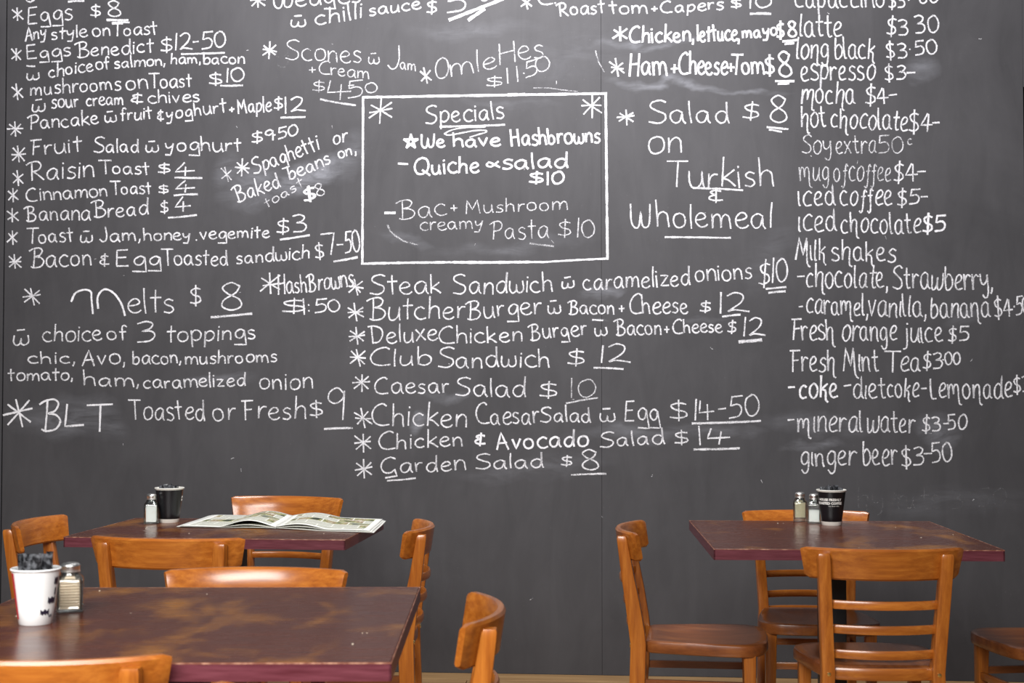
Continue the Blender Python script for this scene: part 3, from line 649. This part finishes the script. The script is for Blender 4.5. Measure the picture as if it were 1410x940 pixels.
# ------------------------------------------------------------------ cups, shakers, sugar sticks
TZ = 0.7502
white_paper = plain('white_paper_cup', (0.90, 0.90, 0.89), 0.35)
t = NT('black_printed_cup'); tc = t.new('ShaderNodeTexCoord'); sp = t.new('ShaderNodeSeparateXYZ'); t.l(tc.outputs['Object'], sp.inputs[0])
msk = t.math('MULTIPLY', t.math('GREATER_THAN', sp.outputs['Z'], 0.0125), t.math('LESS_THAN', sp.outputs['Z'], 0.1075))
black_cup = t.set(Base_Color=t.mix(msk, (0.86, 0.83, 0.76), (0.008, 0.008, 0.010)), Roughness=0.32)
kraft = plain('cup_inside', (0.70, 0.68, 0.62), 0.6)
def CR(z): return 0.0310 + 0.0145 * z / 0.112
def make_cup(x, y, mat, lab, rot=0):
    root = empty('paper_cup', (x, y, TZ), rot); tag(root, lab, 'cup')
    bm = bmesh.new(); h = 0.112
    lathe(bm, [(CR(0) - .004, 0.004), (CR(0) - .001, 0.0), (CR(0), 0.001), (CR(.03), .03), (CR(.07), .07), (CR(h), h), (CR(h) - .0016, h), (CR(.07) - .0012, .07), (CR(.006) - .0012, .006)], 48)
    obj('body', bm, mat, root)
    bm = bmesh.new(); n = 48; rings = []
    for i in range(n):
        a = 2 * PI * i / n
        rings.append([Vector(((CR(h) + .0008 + .0019 * math.cos(b)) * math.cos(a), (CR(h) + .0008 + .0019 * math.cos(b)) * math.sin(a), h + .0022 * math.sin(b))) for b in [2 * PI * k / 10 for k in range(10)]])
    rings.append(rings[0]); loft(bm, rings, False); bmesh.ops.remove_doubles(bm, verts=bm.verts[:], dist=1e-6)
    obj('rolled_rim', bm, white_paper if mat is white_paper else kraft, root)
    return root
def wrap(bm_or_me, z0, ang0, lean=0.0007):
    for v in bm_or_me.vertices:
        z = z0 + v.co.y; a = ang0 + v.co.x / CR(z); r = CR(z) + lean
        v.co = Vector((r * math.cos(a), r * math.sin(a), z))
def wrapped_text(root, txt, size, z0, ang, mat, align='CENTER', bold=0.0):
    cu = bpy.data.curves.new('lettering', 'FONT'); cu.body = txt; cu.size = size; cu.align_x = align; cu.offset = bold; cu.resolution_u = 2
    to = bpy.data.objects.new('tmp', cu); C.objects.link(to)
    bpy.context.view_layer.update()
    me = bpy.data.meshes.new_from_object(to.evaluated_get(bpy.context.evaluated_depsgraph_get()))
    bpy.data.objects.remove(to); me.name = 'lettering'; me.materials.clear()
    wrap(me, z0, ang); return link('lettering', me, mat, root)
ink_white = plain('white_print', (0.85, 0.83, 0.78), 0.5)
ink_dark = plain('dark_print', (0.020, 0.016, 0.035), 0.4); strip_red = plain('strip_red_mat', (0.62, 0.03, 0.05), 0.4)
def patch(root, ang0, ang1, z0, z1, mat, name='printed_patch', wob=0.0):
    bm = bmesh.new(); n = 10; rows = []
    for i in range(n + 1):
        a = ang0 + (ang1 - ang0) * i / n
        zz0 = z0 + wob * math.sin(i * 1.9) ; zz1 = z1 + wob * math.cos(i * 1.3)
        rows.append([bm.verts.new(((CR(z) + .0006) * math.cos(a), (CR(z) + .0006) * math.sin(a), z)) for z in [zz0 + (zz1 - zz0) * k / 4 for k in range(5)]])
    for a, b in zip(rows[:-1], rows[1:]):
        for k in range(4): bm.faces.new((a[k], b[k], b[k + 1], a[k + 1]))
    return obj(name, bm, mat, root)
R_ = math.radians
cup_f = make_cup(-0.900, 2.690, white_paper, 'white paper cup full of black sugar sticks on the front table'); cup_f.scale = (.97, .97, .92)
view = math.atan2(-2.69, 0.905)                       # direction of the camera seen from the cup
patch(cup_f, view - R_(86), view - R_(66), 0.012, 0.106, strip_red, 'red_strip')  # narrow red strip down the cup's left side
for a0, a1, za, zb in ((52, 72, .082, .096), (36, 66, .044, .056), (14, 44, .022, .031), (44, 60, .016, .020), (58, 66, .060, .075)):
    patch(cup_f, view + R_(a0), view + R_(a1), za, zb, ink_dark, 'dark_printed_shape', .0022)
cup_r = make_cup(1.029, 4.575, black_cup, 'black paper cup with white lettering on the right table')
vr = math.atan2(-4.575, -1.029)
wrapped_text(cup_r, 'HOUSE FRESHLY', 0.0105, 0.0800, vr - R_(8), ink_white, 'CENTER', 0.0005)
wrapped_text(cup_r, 'ROASTED COFFEE', 0.0105, 0.0685, vr - R_(11), ink_white, 'CENTER', 0.0005)
wrapped_text(cup_r, 'fine blend coffee', 0.0052, 0.0615, vr + R_(12), ink_white, 'CENTER')
cup_l = make_cup(-1.125, 4.665, black_cup, 'black paper cup beside the salt shaker on the newspaper table')
vl = math.atan2(-4.665, 1.113)
for z in (0.083, 0.074): patch(cup_l, vl + R_(66), vl + R_(84), z - .003, z + .003, ink_white, 'white_printed_mark')
t = NT('black_sachet_paper'); v = t.coord('Object', (1, 1, 1), True)
stick_mat = t.set(Base_Color=t.ramp(t.noise(v, 90, 3), [(0.42, (0.012, 0.012, 0.014)), (0.66, (0.16, 0.165, 0.18))]), Roughness=0.28)
stick_w = plain('white_sachet_paper', (0.8, 0.8, 0.8), 0.4)
def stick_mesh(wd, tw):
    bm = bmesh.new(); rings = []
    for z, f, k in ((0, .6, 0.2), (.010, .6, .4), (.05, .6, .55), (.085, .8, .5), (.104, 1.0, .4), (.1175, 1.1, .16), (.1255, 1.12, .09)):
        rr = []
        for i in range(12):
            a = 2 * PI * i / 12; x, y = wd * f * math.cos(a), wd * k * math.sin(a)
            c, s = math.cos(tw * z * 8), math.sin(tw * z * 8); j = 1 + 0.06 * math.sin(5 * a + z * 300)
            rr.append(Vector(((x * c - y * s) * j, (x * s + y * c) * j, z)))
        rings.append(rr)
    loft(bm, rings); return bm
def sticks(cup, n, lab, grp, ext, whites=0):
    src = {}
    for i in range(n):
        if i == 0: r, a = 0, 0
        elif i < 6: r, a = 0.013, i * 2 * PI / 5
        else: r, a = 0.0275, (i - 6) * 2 * PI / (n - 6) + .2
        k = i % 3
        if k not in src:
            o = obj('sugar_stick', stick_mesh(0.0064 + .0006 * k, (-1) ** k * (.4 + .3 * k)), stick_mat); src[k] = o
        else: o = src[k].copy(); C.objects.link(o)
        r0 = r * 0.62
        dx, dy = r * math.cos(a) - r0 * math.cos(a), r * math.sin(a) - r0 * math.sin(a)
        o.location = (cup.location.x + r0 * math.cos(a), cup.location.y + r0 * math.sin(a), TZ + 0.0075)
        d = Vector((dx, dy, 0.105)); q = Vector((0, 0, 1)).rotation_difference(d.normalized())
        o.rotation_mode = 'QUATERNION'; o.rotation_quaternion = q @ Matrix.Rotation(random.uniform(0, PI), 4, 'Z').to_quaternion()
        s = ext + random.uniform(-.06, .045); o.scale = (1.12, 1.12, s)
        tag(o, lab, 'sugar stick', grp)
sticks(cup_f, 15, 'black paper sugar stick standing in the white cup on the front table', 'sugar sticks in the white cup', 0.96)
sticks(cup_r, 15, 'black sugar stick tip poking out of the lettered cup on the right table', 'sugar sticks in the right cup', 0.92)
sticks(cup_l, 15, 'black sugar stick tip poking out of the black cup on the newspaper table', 'sugar sticks in the left rear cup', 0.90)

t = NT('clear_glass')
lw = t.new('ShaderNodeLayerWeight'); lw.inputs['Blend'].default_value = 0.42
gt = t.new('ShaderNodeBsdfTransparent'); gt.inputs[0].default_value = (0.955, 0.965, 0.95, 1)
gg = t.new('ShaderNodeBsdfGlossy'); gg.inputs['Roughness'].default_value = 0.08; gg.inputs[0].default_value = (.95, .97, .95, 1)
mx = t.new('ShaderNodeMixShader'); t.l(t.math('MULTIPLY', lw.outputs['Fresnel'], 0.9, True), mx.inputs[0])
t.l(gt.outputs[0], mx.inputs[1]); t.l(gg.outputs[0], mx.inputs[2]); t.l(mx.outputs[0], t.out.inputs[0]); glass = t.m
salt = plain('fine_salt', (0.92, 0.92, 0.93), 0.9)
t = NT('white_pepper_fill'); v = t.coord('Object'); pepper = t.set(Base_Color=t.ramp(t.noise(v, 900, 2), [(0.35, (0.72, 0.55, 0.42)), (0.65, (0.90, 0.76, 0.62))]), Roughness=0.9)
t = NT('pepper_dust'); v = t.coord('Object'); dustm = t.set(Base_Color=t.ramp(t.noise(v, 700, 2), [(0.4, (0.50, 0.43, 0.28)), (0.65, (0.75, 0.68, 0.50))]), Roughness=0.9)
ground = plain('ground_pepper', (0.16, 0.10, 0.07), 0.95)
dark_hole = plain('lid_hole', (0.01, 0.01, 0.01), 0.8)
def make_shaker(x, y, rot, lab, fill, top, ribs=False, layer=None):
    root = empty('glass_shaker', (x, y, TZ), rot); tag(root, lab, 'shaker', 'square glass shakers on the tables')
    bm = bmesh.new(); hw = 0.0225; rings = [rrect(hw - .003, hw - .003, .006, 0, 4), rrect(hw, hw, .007, .002, 4), rrect(hw, hw, .007, .007, 4)]
    if ribs:
        z = .012
        while z < .060: rings += [rrect(hw - .0019, hw - .0019, .007, z, 4), rrect(hw, hw, .007, z + .0027, 4)]; z += .0054
    else:
        rings += [rrect(hw, hw, .007, .03, 4), rrect(hw, hw, .007, .058, 4)]
    rings += [rrect(hw - .001, hw - .001, .008, .066, 4), rrect(hw - .006, hw - .006, .013, .0725, 4), rrect(.0150, .0150, .0149, .077, 4), rrect(.0145, .0145, .0144, .083, 4),
              rrect(.0125, .0125, .0124, .083, 4), rrect(.0125, .0125, .0124, .077, 4), rrect(hw - .009, hw - .009, .009, .071, 4), rrect(hw - .0035, hw - .0035, .006, .064, 4), rrect(hw - .0035, hw - .0035, .006, .007, 4)]
    loft(bm, rings); obj('glass_body', bm, glass, root)
    bm = bmesh.new(); q = hw - .0039
    if ribs:
        rg = [rrect(q, q, .0055, .0074, 4)]; z = .012
        while z < .060: rg += [rrect(q - .0016, q - .0016, .0055, z, 4), rrect(q, q, .0055, z + .0027, 4)]; z += .0054
        loft(bm, rg + [rrect(q, q, .0055, .0635, 4), rrect(hw - .0095, hw - .0095, .008, .0700, 4)])
    else: loft(bm, [rrect(q, q, .0055, .0074, 4), rrect(q, q, .0055, top - .002, 4), rrect(q - .002, q - .002, .005, top + .001, 4)]) if top < .066 else loft(bm, [rrect(q, q, .0055, .0074, 4), rrect(q, q, .0055, .0635, 4), rrect(hw - .0095, hw - .0095, .008, .0700, 4)])
    obj('contents', bm, fill, root)
    if layer:
        bm = bmesh.new(); loft(bm, [rrect(q + .0002, q + .0002, .0055, .0073, 4), rrect(q + .0002, q + .0002, .0055, .0150, 4)]); obj('settled_layer', bm, layer, root)
    bm = bmesh.new(); lathe(bm, [(.0158, .0785), (.0168, .0788), (.0168, .081), (.0161, .0816), (.0161, .0885), (.0166, .0895), (.0160, .0925), (.0130, .0955), (.006, .0972), (.001, .0975)], 32)
    lid = obj('lid', bm, chrome, root)
    bm = bmesh.new()
    for k in range(7):
        a = k * PI / 3; r = 0 if k == 6 else .006
        bmesh.ops.create_circle(bm, cap_ends=True, radius=.0009, segments=8, matrix=Matrix.Translation((r * math.cos(a), r * math.sin(a), .0977 if r == 0 else .0974)))
    obj('pour_holes', bm, dark_hole, lid, False)
    return root
make_shaker(-0.880, 2.835, R_(14), 'ribbed glass shaker of white pepper beside the white cup', pepper, .066, True).scale = (1.14, 1.14, 1.0)
make_shaker(-1.172, 4.62, R_(8), 'glass salt shaker beside the black cup on the newspaper table', salt, .058)
make_shaker(0.951, 4.69, R_(-10), 'left of the two shakers on the right table, dusty with pepper', dustm, .066, False, ground)
make_shaker(0.984, 4.625, R_(-14), 'glass shaker half full of white salt touching the lettered black cup', salt, .043)

# ------------------------------------------------------------------ newspaper
t = NT('newsprint'); uv = t.new('ShaderNodeUVMap'); mp = t.new('ShaderNodeMapping'); t.l(uv.outputs[0], mp.inputs[0]); mp.inputs['Scale'].default_value = (1, 1, 1)
br = t.new('ShaderNodeTexBrick'); t.l(mp.outputs[0], br.inputs['Vector'])
br.inputs['Scale'].default_value = 3.2; br.inputs['Mortar Size'].default_value = 0.022; br.inputs['Brick Width'].default_value = 0.9; br.inputs['Row Height'].default_value = 0.62
br.inputs['Color1'].default_value = (0.0, 0, 0, 1); br.inputs['Color2'].default_value = (1, 1, 1, 1); br.inputs['Mortar'].default_value = (0.5, 0.5, 0.5, 1)
isphoto = t.ramp(br.outputs['Color'], [(0.40, 0.0), (0.44, 1.0)])
nz = t.noise(mp.outputs[0], 7, 4, 0.6)
photo = t.ramp(nz, [(0.36, (0.02, 0.025, 0.02)), (0.44, (0.12, 0.14, 0.05)), (0.51, (0.42, 0.40, 0.20)), (0.57, (0.14, 0.05, 0.035)), (0.64, (0.55, 0.50, 0.36))])
wv = t.new('ShaderNodeTexWave', bands_direction='Y'); wv.inputs['Scale'].default_value = 22; wv.inputs['Distortion'].default_value = 1.2; t.l(mp.outputs[0], wv.inputs['Vector'])
txt = t.ramp(wv.outputs['Fac'], [(0.35, (0.30, 0.30, 0.25)), (0.65, (0.66, 0.66, 0.56))])
paper = t.mix(br.outputs['Fac'], t.mix(isphoto, txt, photo), (0.74, 0.74, 0.66))
sx = t.new('ShaderNodeSeparateXYZ'); t.l(uv.outputs[0], sx.inputs[0])
def inside(s, lo, hi): return t.math('MULTIPLY', t.math('GREATER_THAN', s, lo), t.math('LESS_THAN', s, hi))
ins = t.math('MULTIPLY', inside(sx.outputs['X'], .07, .93), inside(sx.outputs['Y'], .05, .95))
news = t.set(Base_Color=t.mix(ins, (0.76, 0.76, 0.70), paper), Roughness=0.8)
page_edge = plain('newsprint_blank', (0.76, 0.76, 0.70), 0.85)
nroot = empty('newspaper', (-0.80, 4.66, TZ), R_(-7)); tag(nroot, 'open newspaper spread across the rear left table and over its right edge', 'newspaper')
def to_local(px, py):
    r = ray(px, py); k = (0.757 - EYE) / r[2]; p = Vector((r[0] * k, r[1] * k)) - Vector((nroot.location.x, nroot.location.y))
    a = -nroot.rotation_euler.z; return Vector((p.x * math.cos(a) - p.y * math.sin(a), p.x * math.sin(a) + p.y * math.cos(a)))
A_, B_, C_, D_, E_, F_ = [to_local(*p) for p in ((247, 723), (380, 725), (512, 731), (529, 714.5), (404, 709), (292, 707.5))]
def page(c00, c10, c11, c01, z0, hump, mat, seed, gap=0.0):
    rr = random.Random(seed); bm = bmesh.new(); uvl = bm.loops.layers.uv.new('UVMap'); nx, ny = 24, 14; G = []
    ph = rr.uniform(0, 6)
    for j in range(ny + 1):
        rw = []
        for i in range(nx + 1):
            u, v = i / nx, j / ny
            p = (c00 * (1 - u) + c10 * u) * (1 - v) + (c01 * (1 - u) + c11 * u) * v
            z = z0 + hump(u, v) + 0.0010 * math.sin(7 * u + ph) * math.sin(5 * v + ph) + 0.0012
            rw.append((bm.verts.new((p.x, p.y, z)), (u, v)))
        G.append(rw)
    for j in range(ny):
        for i in range(nx):
            q = (G[j][i], G[j][i + 1], G[j + 1][i + 1], G[j + 1][i]); f = bm.faces.new([k[0] for k in q])
            for lp, k in zip(f.loops, q): lp[uvl].uv = k[1]
    o = obj('page', bm, mat, nroot); md = o.modifiers.new('paper', 'SOLIDIFY'); md.thickness = 0.0007; md.offset = 1
    return o
def hl(k):    # left pages arch up before the fold
    return lambda u, v: 0.020 * k * max(0, math.sin(PI * min(1, max(0, (u - .42) / .58)))) ** 1.3 * (1 - .25 * v)
def hr(k): return lambda u, v: 0.012 * k * max(0, math.sin(PI * min(1, u / .55))) ** 1.2 + (0.001 * k)
sh = Vector((0.012, -0.006))
page(A_ - sh, B_, E_, F_ - sh, 0.0, hl(.10), page_edge, 1); page(A_, B_, E_, F_, 0.0018, hl(.35), page_edge, 2); page(A_ + sh * .4, B_, E_, F_ + sh, 0.0036, hl(1), news, 3)
page(B_, C_ + sh * .6, D_ + sh * .6, E_, 0.0, hr(.05), page_edge, 4); page(B_, C_, D_, E_, 0.0020, hr(.5), page_edge, 5); page(B_, C_ - sh * .7, D_ - sh * .5, E_, 0.0040, hr(1), news, 6)
